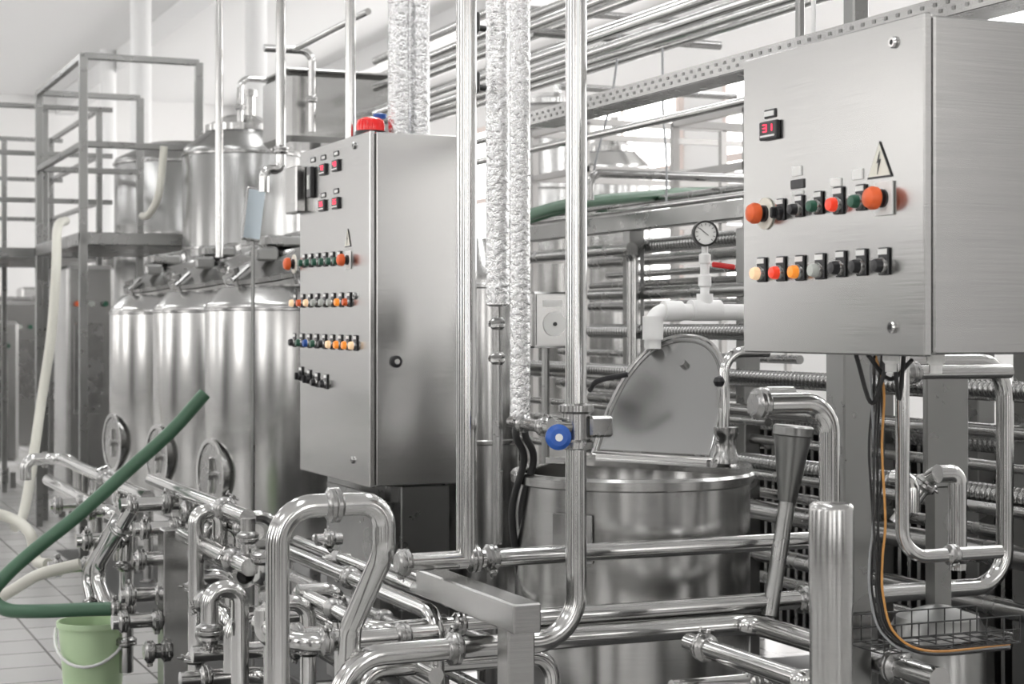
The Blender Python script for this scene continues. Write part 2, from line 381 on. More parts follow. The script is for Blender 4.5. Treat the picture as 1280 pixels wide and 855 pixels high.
# ================= TANKS =================
def bigtank(px,d,r,ztop,zbot):
    c=P(px,400,d); c.z=0
    g=G(); n=64
    g.lathe([(.03,zbot-.12),(r*.6,zbot-.06),(r*.97,zbot),(r,zbot+.02),(r,ztop-.03),(r*.99,ztop-.012),(r*.96,ztop),(r*.83,ztop+.06),(r*.81,ztop+.065)],BRUSHV,c=c,n=n)
    g.lathe([(r,-.006),(r*1.01,-.004),(r*1.01,.004),(r,.006)],BRUSHV,c=c+V((0,0,zbot+.03)),n=n)
    g.lathe([(r,-.008),(r*1.012,-.005),(r*1.012,.005),(r,.008)],STEELD,c=c+V((0,0,ztop-.035)),n=n)
    t=put('storage_tank',g,org=c,label='cylindrical brushed stainless storage tank with tilted lid and side manway',category='tank',group='row of storage tanks')
    tl=V((-.27,-.10,1)).normalized(); cc=c+V((.02,.0,ztop+.13))
    u=V((1,0,0))-tl*tl.x; u.normalize(); w=tl.cross(u)
    g=G(); R=r*.80
    g.lathe([(R*.97,-.13),(R*.97,.020),(R*1.05,.022),(R*1.05,.038),(R*1.01,.040)],BRUSHV,c=cc,ax=tl,n=n)
    g.lathe([(R*1.06,.044),(R*1.06,.064),(R*.98,.068),(R*.5,.125),(R*.45,.14),(R*.40,.14),(R*.2,.15),(0,.152)],STEELD,c=cc,ax=tl,n=n,closed=False)
    put('lid',g,parent=t)
    def at(ang,rr,h): 
        a=math.radians(ang); return cc+u*math.cos(a)*rr+w*math.sin(a)*rr+tl*h
    for a in(200,250,300):
        q=at(a,R*1.05,.05)
        g=G(); g.lathe([(.012,-.04),(.012,.05),(.024,.05),(.024,.07)],STEELD,c=q,ax=tl,n=10); g.sweep([at(a,R*1.12,.07),at(a,R*.82,.11)],.014,STEELD,n=8); put('lid_clamp',g,parent=t)
    g=G(); g.box(at(215,R*.3,.175),(.17,.12,.05),FRAME,bev=.01); g.box(at(215,R*.62,.14),(.10,.05,.06),FRAME,bev=.01); g.lathe([(.06,.13),(.06,.18),(.045,.19)],STEELD,c=cc,ax=tl,n=16); put('hinge_arm',g,parent=t)
    a=math.radians(188); dirv=V((math.cos(a),math.sin(a),0)); q=c+dirv*(r-.05)+V((0,0,.79))
    g=G(); g.lathe([(.15,0),(.15,.045),(.165,.048),(.165,.058),(.145,.058),(.14,.02)],STEEL,c=q,ax=dirv,n=40,closed=False); g.lathe([(.14,.052),(.06,.048),(0,.047)],STEELD,c=q,ax=dirv,n=40,closed=False)
    g.box(q+dirv*.055,(.02,.016,.16),STEEL,bev=.004); g.lathe([(.02,.05),(.02,.07),(0,.07)],STEELD,c=q,ax=dirv,n=12,closed=False); put('manhole',g,parent=t,label='round side manway with crossbar')
    for k in range(4):
        a=math.radians(45+90*k); q=c+V((math.cos(a)*r*.8,math.sin(a)*r*.8,0))
        g=G(); g.lathe([(.05,0),(.05,.02),(.028,.03),(.028,zbot+.04)],STEELD,c=q,n=14); put('leg',g,parent=t)
    return t
bigtank(373,8.0,.42,1.56,.50); bigtank(291,9.09,.405,1.56,.50); bigtank(224,10.2,.395,1.56,.50)
def tall(px,d,r,zt,zb=.35,label='tall stainless process tank with conical top',hat=True,m=None):
    c=P(px,400,d); c.z=0; g=G()
    g.lathe([(.05,zb-.2),(r*.98,zb),(r,zb+.02),(r,zt),(r*.97,zt+.03),(r*.5,zt+.16),(r*.48,zt+.16)],m or BRUSHV,c=c,n=48)
    for zz in(zt-.02,zt-.6): g.lathe([(r,-.01),(r*1.02,-.006),(r*1.02,.006),(r,.01)],STEELD,c=c+V((0,0,zz)),n=48)
    t=put('process_tank',g,org=c,label=label,category='tank')
    for k in range(3):
        a=math.radians(30+120*k); g=G(); g.lathe([(.06,0),(.06,.02),(.035,.03),(.035,zb+.05)],STEELD,c=c+V((math.cos(a)*r*.75,math.sin(a)*r*.75,0)),n=12); put('leg',g,parent=t)
    if hat:
        g=G(); g.lathe([(r*.62,zt+.13),(r*.62,zt+.17),(r*.55,zt+.18),(r*.3,zt+.23),(0,zt+.24)],STEEL,c=c,n=36,closed=False); put('lid',g,parent=t)
        g=G(); g.lathe([(.03,.2),(.03,.36),(.045,.36),(.045,.40)],STEEL,c=c+V((.05,0,zt)),n=14); put('fitting',g,parent=t)
    return t
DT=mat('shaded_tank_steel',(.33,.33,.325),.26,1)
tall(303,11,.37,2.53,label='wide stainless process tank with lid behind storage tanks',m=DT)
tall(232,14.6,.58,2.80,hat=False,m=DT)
tall(762,13,.32,2.6,label='tall pale steel silo tank by the windows')
tall(690,15,.42,3.2,label='tall pale steel silo tank by the windows')
tall(592,6.65,.17,1.62,zb=.4,hat=False,label='narrow vertical stainless vessel behind pipes')
q=P(412,120,9.5); 
g=G(); g.box((q.x,q.y,2.60),(.62,.5,.37),BRUSHV,bev=.03); g.box((q.x,q.y,2.79),(.63,.51,.012),BRUSHV,bev=.004)
bx=put('box_vessel',g,label='rectangular stainless box vessel on legs behind cabinet',category='vessel')
for sx,sy in((-.02,-.2),(.26,-.2),(-.02,.2),(.26,.2)): post((q.x+sx,q.y+sy,0),(q.x+sx,q.y+sy,2.43),.05,name='leg',parent=bx)
g=G(); p=P(317,268,7.2); M=Matrix.Rotation(.12,3,'Y'); g.box(p,(.08,.02,.22),STEELD,bev=.005,M=M); g.box(p+V((0,-.012,0)),(.068,.004,.20),PBLUE,M=M); g.sweep([p+V((0,.01,-.1)),V((p.x,p.y+.01,0))],.008,FRAME,n=8); put('display_panel',g,label='slim panel with pale blue face on pole',category='panel')
# ================= OPEN TANK =================
C=P(790,587,4.95); rz=C.z; C.z=0; R=.33
g=G()
g.lathe([(R*.1,.22),(R*.7,.26),(R-.005,.36),(R,.38),(R,rz-.035),(R+.010,rz-.03),(R+.012,rz-.008),(R+.006,rz),(R-.010,rz),(R-.014,rz-.02),(R-.014,.42),(0,.40)],VATM,c=C,n=80,closed=False)
ot=put('open_vat',g,org=C,label='round brushed stainless vat with raised half lid',category='vat')
for k in range(3):
    a=math.radians(80+120*k); g=G(); g.lathe([(.045,0),(.045,.02),(.022,.03),(.022,.38)],STEELD,c=C+V((math.cos(a)*R*.75,math.sin(a)*R*.75,0)),n=12); put('leg',g,parent=ot)
A=P(740,570,5.2); B=P(893,586,4.93); A.z=B.z=rz+.020
h=(B-A); Lh=h.length; hd=h.normalized(); nrm=V((-hd.y,hd.x,0));
if dep(nrm)<0: nrm=-nrm
A2=A-nrm*.12
ca=[]
for k in range(97):
    a=2*math.pi*k/96; q=V((C.x+math.cos(a)*(R+.004),C.y+math.sin(a)*(R+.004),rz+.001))
    if (q-A2).dot(nrm)>0: ca.append((math.atan2((q-C).dot(nrm),(q-C).dot(hd)),q))
ca.sort(key=lambda t:t[0]); g=G(); g.prism([q for _,q in ca],(0,0,.016),STEEL); put('fixed_cover',g,parent=ot,label='flat half cover across the rim')
mid=(A+B)/2; top=P(858,424,5.22); up=top-mid
pts=[]
nn=48
for k in range(nn+1):
    a=math.pi*k/nn; cs=math.cos(a); x=-math.copysign(abs(cs)**.86,cs); y=math.sin(a)**.78
    pts.append(mid+hd*(x*Lh*.49)+up*y+V((0,0,.01)))
ln=hd.cross(up).normalized()
if dep(ln)>0: ln=-ln
g=G(); g.prism(pts,-ln*.006,LIDM); 
g.sweep(pts+[pts[0]],.006,STEEL,n=8)
lid=put('lid',g,parent=ot,label='raised D-shaped stainless half lid')
inner=[mid+(p-mid)*.93+up*.025+ln*.002 for p in pts]
g=G(); g.sweep(inner+[inner[0]],.003,STEELD,n=6); put('seal_rim',g,parent=lid)
g=G(); q=mid+up*.78+hd*.02; g.lathe([(.012,0),(.012,.02),(0,.02)],STEELD,c=q,ax=ln,n=12,closed=False); put('knob',g,parent=lid)
g=G(); g.sweep([A+hd*.02,B-hd*.02],.010,STEEL,n=10); 
put('hinge',g,parent=ot)
g=G(); a=math.radians(215); q=C+V((math.cos(a)*(R+.004),math.sin(a)*(R+.004),rz-.16)); g.box(q,(.008,.12,.13),STEELD,bev=.002,M=Matrix.Rotation(a,3,'Z')); put('name_plate',g,parent=ot,label='rectangular metal plate')
g=G(); g.sweep(catmull([P(737,488,5.15),P(748,476,5.12),P(785,468,5.1)]),.008,BLACK,n=8); put('handle',g,parent=lid,label='black lid handle')
# ================= MAIN FOREGROUND PIPES =================
pf='polished stainless steel pipe with clamp joints'
pipe(PT(347,960,3.75,'z',634,'x',480,'z',690,'p',(438,785,3.95),'p',(430,960,4.0)),.0255,.078,cl=[(1,.52)],label='inverted U-bend stainless pipe with clamp joint')
p722=PT(720,-90,4.15,'z',508,'z',560,'z',799,'x',424,'z',960)
pp=pipe(p722,.0255,.105,cl=[(3,.53)],label='long vertical stainless pipe bending low to one side')
q=P(720,533,4.15)
g=G(); g.lathe([(.026,-.055),(.042,-.05),(.042,-.036),(.034,-.03),(.034,.03),(.042,.036),(.042,.05),(.026,.055)],STEELD,c=q,n=28)
g.lathe([(.022,0),(.022,.07)],STEEL,c=q,ax=(-1,-.2,0),n=18)
g.box(q+V((.05,-.02,0)),(.06,.04,.05),STEELD,bev=.006)
vv=put('butterfly_valve',g,parent=pp,label='steel butterfly valve body')
g=G(); qq=P(697,546,4.08); g.lathe([(.026,0),(.03,.006),(.03,.018),(.02,.026),(0,.026)],BLUE,c=qq,ax=(-.3,-.95,0),n=20,closed=False); g.lathe([(.009,.027),(.009,.03),(0,.03)],TAG,c=qq,ax=(-.3,-.95,0),n=10,closed=False)
put('valve_knob',g,parent=vv,label='blue round valve knob')
pipe(PT(640,527,4.7,'p',(700,537,4.2)),.016,cl=[(0,.25),(0,.7)],label='short clamped steel branch pipe')
pipe(PT(583,-90,4.3,'z',697),.0255,cl=[],label='thick straight vertical polished steel pipe')
p4=PT(583,699,4.3,'x',500); p4b=PT(583,699,4.3,'x',1012)
pipe([p4[1],p4b[1]],.0225,cl=[(0,.008),(0,.165),(0,.205)],label='horizontal polished pipe with open ferrule end')
p5=PT(655,774,4.25,'x',1256,'z',450,'x',1235)
pipe([p5[0],p5[1],p5[2],p5[2]+V((-.35,0,0))],.024,.10,cl=[(0,.55)],label='long horizontal pipe turning upward at corner')
pipe(PT(668,800,4.23,'x',940,'y',1175),.0265,.07,cl=[(1,.8)],label='thick polished pipe turning toward the walkway')
pipe(PT(862,803,4.1,'y',1000,'x',1010),.022,.06,cl=[(0,.15)],label=pf)
pipe(PT(840,862,4.0,'x',965,'z',1000),.022,.06,cl=[(0,.8)],label=pf)
pipe(PT(452,960,4.3,'z',838,'x',690,'z',960),.022,.06,cl=[(1,.35),(1,.75)],label=pf)
pipe(PT(545,960,4.3,'z',768,'y',355),.021,.06,cl=[(1,.5)],label='slanting polished pipe running under cabinet')
pipe(PT(520,735,4.6,'y',372),.017,cl=[],label='thin polished steel pipe under cabinet')
pipe(PT(545,792,4.1,'x',372,'y',325),.022,.06,cl=[(0,.25),(0,.8)],label=pf)
pipe(PT(640,775,4.4,'x',470,'y',372,'z',760),.019,.05,cl=[(0,.4),(1,.5)],label=pf)
pipe(PT(330,762,4.2,'z',800,'x',430,'z',960),.024,.05,cl=[(1,.4)],label=pf)
pipe(PT(545,845,4.25,'y',395,'x',330),.020,.05,cl=[(0,.3),(0,.7)],label=pf)
pipe(PT(372,740,4.8,'x',425,'z',800,'x',470),.022,.05,cl=[(1,.5)],label=pf)
pipe(PT(385,900,4.7,'z',752,'x',340,'z',900),.022,.05,cl=[(0,.6)],label=pf)
pipe(PT(625,760,4.8,'y',395),.016,cl=[(0,.6)],label='thin polished steel pipe under cabinet')
for (x0,y0,d,x1,r) in((610,800,4.9,380,.018),(600,830,4.7,350,.02),(560,870,4.5,330,.022),(640,880,4.8,400,.018),(480,860,4.9,290,.02)):
    pipe(PT(x0,y0,d,'y',x1),r,cl=[(0,.4)],label='low steel pipe on the skid below cabinet',group='skid pipes',m=STEELD)
g=G()
for dx in(-.55,.0,.5):
    g.box((1.35+dx,5.3,.06),(.08,2.6,.08),FRAME,bev=.004)
for dy in(-1.2,0,1.2): g.box((1.32,5.3+dy,.06),(1.1,.08,.078),FRAME,bev=.004)
g.box((1.32,5.3,.115),(1.05,2.5,.012),DARKM)  # dark plate added to deepen the shade between the low pipes
put('pipe_skid',g,label='low dark steel skid plate under pipework',category='skid')
a=P(645,768,3.9)
g=G(); z0=a.z; g.box((a.x,a.y,z0/2),(.065,.065,z0),BRUSH,bev=.004); e=PT(645,758,3.9,'y',535)[1]
g.box((a.x,(a.y+e.y)/2-.0325,z0),(.066,e.y-a.y+.065+.0,.066),BRUSH,bev=.004); g.box((a.x,a.y,.01),(.16,.16,.02),FRAME,bev=.003)
put('pipe_support',g,label='square brushed steel pipe support bracket',category='support bracket')
q=P(1039,640,2.95)
g=G(); z=q.z; g.lathe([(.036,.25),(.036,z-.16),(.0375,z-.155),(.0375,z+.004),(.036,z+.011),(.032,z+.015),(0,z+.017)],VATM,c=(q.x,q.y,0),n=48,closed=False)
g.lathe([(.05,0),(.05,.02),(.02,.03),(.02,.25)],STEELD,c=(q.x,q.y,0)); cn=put('filter_canister',g,label='vertical polished stainless filter canister with rounded cap',category='filter housing')
pipe(PT(945,505,3.72,'x',1037,'z',800),.0225,.065,cl=[(0,.06)],label='polished elbow pipe bending down beside post')
pipe(PT(950,520,4.6,'z',495,'x',990),.0245,.05,cl=[],label=pf)
g_=PT(905,590,4.88,'z',440,'x',960)
pt=pipe(g_,.0155,.06,cl=[(0,.1),(0,.24)],label='elbow pipe rising from vat cover with clamps')
g=G(); g.lathe([(.035,-.02),(.035,.0),(.028,.01),(.028,.05),(.035,.06),(.035,.08)],STEELD,c=P(908,570,4.88),n=20); put('valve_body',g,parent=pt)
g=G(); g.sweep([P(899,510,4.87),P(899,480,4.87)],.006,STEEL,n=8); g.lathe([(0.001,-.017),(.012,-.012),(.017,0),(.012,.012),(.001,.017)],BLACK,c=P(899,477,4.87),n=14); put('ball_lever',g,parent=pt,label='lever with black ball knob')
wp=pipe(PT(816,436,5.25,'z',390,'x',935),.025,.04,m=WHITEP,name='plastic_pipe',label='white plastic pipe with elbow and tee')
g=G(); 
q=P(881,388,5.32); g.lathe([(.032,-.05),(.032,.05)],WHITEP,c=q,ax=(1,0,0),n=20); g.lathe([(.025,0),(.025,.05)],WHITEP,c=q,n=20)
g.lathe([(.031,-.03),(.031,.04)],WHITEP,c=P(816,412,5.25),n=20); g.lathe([(.031,-.03),(.031,.03)],WHITEP,c=P(840,389,5.27),ax=(1,0,0),n=20)
put('tee_fitting',g,parent=wp)
g=G(); q=P(881,372,5.32); g.lathe([(.014,0),(.014,.03),(.02,.035),(.02,.065),(.014,.07),(.014,.10),(.018,.105),(.018,.13),(.01,.135),(.01,.16)],WHITEP,c=q,n=16); put('valve_stem',g,parent=wp)
g=G(); q=P(890,332,5.3); M=Matrix.Rotation(.1,3,'Y'); g.box(q+V((.04,0,0)),(.08,.012,.016),RED,bev=.004,M=M); put('valve_lever',g,parent=wp,label='red valve lever')
q=P(881,292,5.3); dv=V((-s_*.6,-c_,0)).normalized()
g=G(); g.lathe([(.037,-.014),(.039,-.01),(.039,.012),(.034,.014),(.034,.008),(0,.008)],DARKM,c=q,ax=dv,n=32,closed=False); g.lathe([(.033,.009),(0,.009)],GLASS,c=q,ax=dv,n=32,closed=False)
rt=dv.cross(V((0,0,1))).normalized()
for k in range(11):
    a=math.radians(-45+27*k); u=rt*math.cos(a)+V((0,0,1))*math.sin(a); g.sweep([q+dv*.0105+u*.024,q+dv*.0105+u*.031],.0009,BLACK,n=4)
g.sweep([q+dv*.012-rt*.008-V((0,0,.006)),q+dv*.012+rt*.018+V((0,0,.015))],.0012,BLACK,n=4)
put('pressure_gauge',g,parent=wp,label='round dial pressure gauge with black bezel')
def foil(px,y0,y1,d,r,label='vertical pipe wrapped in silver foil insulation'):
    a=P(px,y0,d);b=P(px,y1,d); n=200; m=28; g=G(); vs=[];fs=[]
    for i in range(n+1):
        p=a.lerp(b,i/n)
        for k in range(m):
            t=2*math.pi*k/m; R=r*(random.uniform(.955,1.035)) if i<n else r*.7
            vs.append(p+V((math.cos(t)*R,math.sin(t)*R,0)))
    for i in range(n):
        for k in range(m):
            k2=(k+1)%m; fs.append((i*m+k,i*m+k2,(i+1)*m+k2,(i+1)*m+k))
    fs.append(tuple(range(m))[::-1]); fs.append(tuple(n*m+i for i in range(m))); g.add(vs,fs,FOIL)
    return put('insulated_pipe',g,label=label,category='insulated pipe',group='foil-wrapped pipes')
fo=foil(622,-90,383,4.6,.031); foil(650,-90,525,4.75,.0275)
for yy in(36,110):
    g=G(); q=P(606,yy,4.55); g.lathe([(.008,0),(.008,.03),(.018,.03),(.018,.045)],DARKM,c=q,ax=(-1,-.3,0),n=12); g.box(q+V((-.03,-.01,.012)),(.012,.04,.05),DARKM,bev=.004); put('clip',g,parent=fo,label='dark clip knob')
pipe(PT(622,383,4.6,'z',600,'z',680),.013,cl=[(0,.1),(0,.3)],label='thin vertical pipe with union fittings',m=STEELD)
for px,d in((498,5.85),(524,5.9)):
    y=HY+(CH-lz1-.001)*F/d; foil(px,-90,y,d,.035)
a=P(438,-90,5.95); pipe([a,V((a.x,a.y,lz1))],.018,label='vertical steel conduit pipe on cabinet')
pipe(PT(351,-60,7.0,'z',195,'z',212,'x',330,'z',240),.020,.05,cl=[(0,.97)],label='vertical steel pipe with flange above tanks')
pipe(PT(274,-60,8.9,'z',322),.020,label='thin vertical steel pipe above tanks')
pipe(PT(330,60,9,'x',390,'z',165),.02,.06,cl=[(1,.6)],label='elbow pipe on tank top')
pipe(PT(300,170,10.8,'z',98,'x',340),.02,.06,cl=[(0,.5)],label='elbow pipe on tank top')
pipe(PT(372,60,9.0,'y',460),.016,.06,label='thin steel pipe over box vessel')
g=G(); p=V((LX+.12,LY0+.25,lz1)); g.lathe([(.006,0),(.006,.07),(.022,.07),(.024,.085),(.006,.09)],BLUE,c=p,n=12); put('tap_knob',g,label='small blue valve knob on cabinet top',category='valve')
for dx in(0,12): hose([P(648+dx*.6,522,4.75),P(645+dx,545,4.74),P(655+dx,575,4.78),P(640+dx,640,4.85),P(650+dx,720,4.9)],.010,RUB,name='rubber_hose',label='black braided rubber hose')
q=P(682,400,5.2); g=G(); g.box(q,(.12,.09,.165),STEELD,bev=.006); g.box(q+V((0,-.047,0)),(.10,.004,.145),BRUSH); g.lathe([(.036,0),(.036,.004),(0,.004)],TAG,c=q+V((.006,-.049,-.012)),ax=(0,-1,0),n=28,closed=False)
g.lathe([(.006,.004),(.006,.007),(0,.007)],DARKM,c=q+V((.006,-.049,-.012)),ax=(0,-1,0),n=12,closed=False); g.box(q+V((0,-.05,.048)),(.06,.002,.02),TAG); g.sweep([q+V((0,0,-.08)),V((q.x,q.y,.0))],.012,FRAME,n=8)
put('chart_recorder',g,label='square grey chart recorder with round white dial',category='recorder')
# ================= RIGHT REAR RACK =================
SH=.72
def yline(px0,py0,X,px1):
    a=onX(px0,py0,X); k=(px1-CXP)/F; d=X/(k*c_+s_); b=V((X,d*(c_-k*s_),a.z)); return a,b
for (px0,py0,X,px1,r,kd) in [(805,308,2.7,1010,.024,'c'),(740,369,2.65,1300,.022,'s'),(740,414,2.6,1300,.023,'c'),(600,454,2.5,1300,.020,'c'),
   (740,358,2.9,1300,.014,'s'),(735,462,2.62,1310,.025,'s'),(740,497,2.6,1310,.02,'s'),(625,545,2.55,1310,.014,'s'),(900,520,2.8,1310,.028,'c'),(910,545,2.7,1310,.014,'s'),
   (930,576,2.6,1310,.024,'c'),(930,612,2.8,1310,.016,'s'),(940,636,2.6,1310,.028,'s'),(945,690,2.7,1310,.024,'s'),(660,520,2.75,960,.016,'s'),(665,500,2.5,960,.012,'s'),
   (600,462,2.8,930,.016,'s'),(665,322,2.45,790,.021,'s'),(950,720,2.9,1310,.018,'s'),(760,345,2.8,1000,.012,'s'),(700,440,2.9,1000,.014,'s'),
   (740,384,3.0,1000,.02,'s'),(700,478,3.0,1000,.022,'s'),(740,330,2.9,1000,.02,'s'),(700,268,3.1,1000,.018,'s')]:
    a,b_=yline(px0,py0,X+SH,px1); r*=1.26
    if kd=='c': corr(a,b_,r)
    else: pipe([a,b_],r,label='straight steel pipe on rear rack',group='straight pipes on the rack',n=12,m=STEELD)
pipe(PT(765,313,7.1,'x',792,'z',470),.027,.065,label='steel pipe elbow dropping behind vat')
a,b_=yline(640,296,2.6+SH,990); g=G(); g.box((a+b_)/2,(.06,abs(a.y-b_.y),.07),FRAME,bev=.004); put('rack_beam',g,label='horizontal square steel rack beam',category='beam')
a,b_=yline(640,282,2.66+SH,990); pipe([a,b_],.014,label='thin steel pipe resting over beam')
for px,X in((792,2.62),(640,2.62),(935,2.7),(1100,2.75),(1225,2.9)):
    a=onX(px,285,X+SH); post((X+SH,a.y,0),(X+SH,a.y,a.z),.068,label='square stainless steel rack post',group='rack posts')
g=G(); g.box((4.15,5.4,.60),(.36,4.2,.90),DARKM,bev=.01)  # dark ribbed box added so the gaps behind the rack look shaded
for i in range(68): g.box((3.955,3.36+i*.06,.62),(.03,.02,.85),FRAME)
for zz in(.18,1.04): g.lathe([(.02,-2.1),(.02,2.1)],STEELD,c=(3.94,5.4,zz),ax=(0,1,0),n=12)
for yy in(3.6,5.4,7.2): g.box((4.15,yy,.08),(.4,.08,.16),FRAME)
put('heat_exchanger',g,label='long dark plate heat exchanger behind pipe rack',category='heat exchanger')
def P2(px,py,d): return P(px,py,d*1.22)
pipe(PT(737,250,7.5,'z',216,'x',940),.019,.06,label='bent steel handrail pipe',m=STEELD)
hose([P2(640,280,6.0),P2(665,268,6.1),P2(720,254,6.3),P2(800,246,6.6),P2(860,241,6.9),P2(960,240,7.5)],.026,GREENH,label='green rubber hose draped over rack')
hose([P2(655,278,6.4),P2(700,264,6.5),P2(760,250,6.6),P2(860,248,7)],.017,GREENH,label='green rubber hose draped over rack')
hose([P2(740,240,6.2),P2(745,200,6.2),P2(758,150,6.2),P2(768,100,6.2),P2(775,40,6.2)],.005,CABG,name='cable',label='thin grey hanging cable',cat='cable')
hose([P2(833,255,6.2),P2(833,200,6.2),P2(829,140,6.2),P2(828,60,6.2)],.005,CABG,name='cable',label='thin grey hanging cable',cat='cable')
for (px0,py0,X,px1,r) in [(600,112,2.9,1500,.02),(600,92,3.0,1500,.018),(600,70,3.2,1500,.018),(600,46,3.2,1500,.024),(600,20,3.3,1500,.026),
    (600,130,3.6,1500,.018),(665,187,2.9,1000,.015),(700,62,2.6,1500,.018),(665,160,3.8,1500,.018),(600,60,3.9,1500,.02),(700,90,3.3,1500,.02),(700,20,2.9,1500,.022)]:
    a,b_=yline(px0,py0,X,px1); 
    c2,d2=yline(px0,py0,X,470); a.y=min(d2.y,14); 
    pipe([a,b_],r,label='long overhead steel pipe running down the hall',group='overhead pipes',n=12)
for px,py,d,px1 in((665,40,7.5,900),(700,108,9.5,920),(640,10,9,860)):
    pipe(PT(px,py,d,'x',px1),.02,label='overhead steel pipe crossing the hall',m=STEELD)
a,b_=yline(665,150,2.35,1330); X=2.35; L=a.y-b_.y; g=G(); z=a.z
g.box((X+.03,(a.y+b_.y)/2,z-.022),(.10,L,.004),STEELD); 
n=int(L/.045)
g.box((X-.0225,(a.y+b_.y)/2,z),(.004,L,.044),BRUSH)
for i in range(n): g.box((X-.0255,b_.y+i*.045,z-.008),(.002,.010,.008),FRAME); g.box((X-.0255,b_.y+i*.045+.02,z+.008),(.002,.010,.008),FRAME)
g.box((X+.08,(a.y+b_.y)/2,z),(.004,L,.044),STEELD)
put('cable_tray',g,label='perforated galvanised overhead cable tray',category='cable tray')
for px in(1070,1000): 
    q=onX(px,0,2.4); post((2.4,q.y,z-.03),(2.4,q.y,ZC),.045 if px>1050 else .02,label='vertical ceiling hanger for cable tray',cat='hanger',name='tray_hanger')
hose([P(1018,100,4.3),P(1016,60,4.3),P(1017,20,4.3),P(1016,-40,4.3)],.006,WHITEP,name='cable',label='thin white hanging cable',cat='cable')
fm=mat('pale_frame',(.42,.41,.40),.4,.6)
def frame_rack(x0,x1,y,zs,label):
    g=G()
    for z in zs: g.box(((x0+x1)/2,y,z),(x1-x0,.04,.04),fm)
    for x in(x0,(x0+x1)/2,x1): g.box((x,y,max(zs)/2),(.04,.04,max(zs)),fm)
    for z in zs: g.box(((x0+x1)/2,y+.8,z),(x1-x0,.04,.04),fm)
    for x in(x0,x1): g.box((x,y+.8,max(zs)/2),(.04,.04,max(zs)),fm); [g.box((x,y+.4,z),(.04,.8,.04),fm) for z in zs]
    put('storage_rack',g,label=label,category='rack')
q=P(870,200,11.5); frame_rack(q.x-.8,q.x+1.2,q.y,(1.9,2.15,2.45,2.75),'open metal rack frame near windows')
q=P(990,150,9.6); frame_rack(q.x-.4,q.x+1.0,q.y-.2,(1.9,2.3,2.6),'open metal rack frame near windows')
q=P(1061,450,3.95); post((q.x,q.y,0),(q.x,q.y,1.9),.075,FRAME,label='thick square brushed steel post beside cabinet')
q=P(1284,450,5.2); post((q.x,q.y,0),(q.x,q.y,CH-.04),.06,FRAME,label='square brushed steel post behind cabinet')
g=G(); q=P(1182,540,4.45); g.box(q,(.13,.02,.28),FRAME,bev=.004); g.box((q.x,q.y+.03,q.z/2),(.05,.04,q.z),FRAME); put('mounting_plate',g,label='grey mounting plate on steel upright',category='plate')
pipe(PT(1128,440,3.75,'z',697,'x',1250),.015,.06,cl=[(1,.5)],label='slim pipe dropping and turning sideways')
pipe(PT(1138,640,4.2,'z',600,'y',1120),.022,.05,cl=[],label=pf)
pipe(PT(1172,592,4.15,'x',1197,'z',712),.022,.05,cl=[(1,.85)],label=pf)
pipe(PT(1120,655,4.3,'p',(1160,600,4.3),'p',(1175,590,4.25)),.02,.05,cl=[(0,.9)],label=pf)
pipe(PT(1110,466,4.1,'x',1262),.017,.05,label=pf,cl=[(0,.2)])
q=P(992,532,4.55); q2=P(984,628,4.55); q3=P(962,770,4.5)
g=G(); g.sweep([q,q.lerp(q2,.02),q.lerp(q2,.12),q.lerp(q2,.14),q.lerp(q2,.98),q2,q2.lerp(q3,.04),q3],.03,FRAME,n=24,rf=lambda i:[.048,.052,.052,.048,.024,.022,.021,.021][i]); put('steel_funnel',g,label='conical stainless funnel on slanted tube',category='funnel')
for i,(dx,mm) in enumerate([(0,RUB),(5,RUB),(-5,RUB),(8,CABO),(-8,CABG),(3,RUB)]):
    x=1097+dx; d=3.72+.01*(i%3)
    hose([P(x+random.uniform(-12,12),446,3.5),P(x,490,d),P(x-1+random.uniform(-5,5),560,d),P(x+random.uniform(-5,5),650,d),P(x-2,700,d),P(x-1,745,d),P(x+14,792,d),P(x+60,808+i*2,d+.05),P(1262,796+i*3,d+.35)],.0027,mm,name='cable',label={'orange_cable':'orange insulated electrical cable','grey_cable':'grey insulated electrical cable'}.get(mm.name,'black insulated electrical cable'),cat='cable',n=8,group='cable bundle under cabinet')
for (x0,x1,sg) in((1070,1110,60),(1085,1140,30),(1130,1118,55)):
    hose([P(x0,444,3.4),P((x0+x1)/2,444+sg,3.45),P(x1,450,3.4)],.0045,RUB,name='cable',label='short looping black cable below cabinet',cat='cable',n=8)
g=G(); a=P(1105,818,3.75); b_=PT(1105,818,3.75,'x',1275)[1]
for dy in(0,.05,.10,.15): g.sweep([a+V((0,dy,0)),b_+V((0,dy,0))],.0018,DARKM,n=6)
for dz in(.03,.06):
    for dy in(0,.15): g.sweep([a+V((0,dy,dz)),b_+V((0,dy,dz))],.0018,DARKM,n=6)
for i in range(9):
    o=(b_-a)*(i/8); g.sweep([a+o+V((0,0,.06)),a+o,a+o+V((0,.15,0)),a+o+V((0,.15,.06))],.0018,DARKM,n=6)
put('wire_tray',g,label='dark wire mesh cable tray',category='cable tray')
q=P(1172,770,4.3); g=G(); g.lathe([(.10,.1),(.115,.14),(.115,q.z-.03),(.1,q.z),(.03,q.z+.025),(0,q.z+.03)],FRAME,c=(q.x,q.y,0),n=36,closed=False); g.lathe([(.07,0),(.07,.11)],FRAME,c=(q.x,q.y,0))
put('small_drum',g,label='small dull steel drum below cable tray',category='drum')
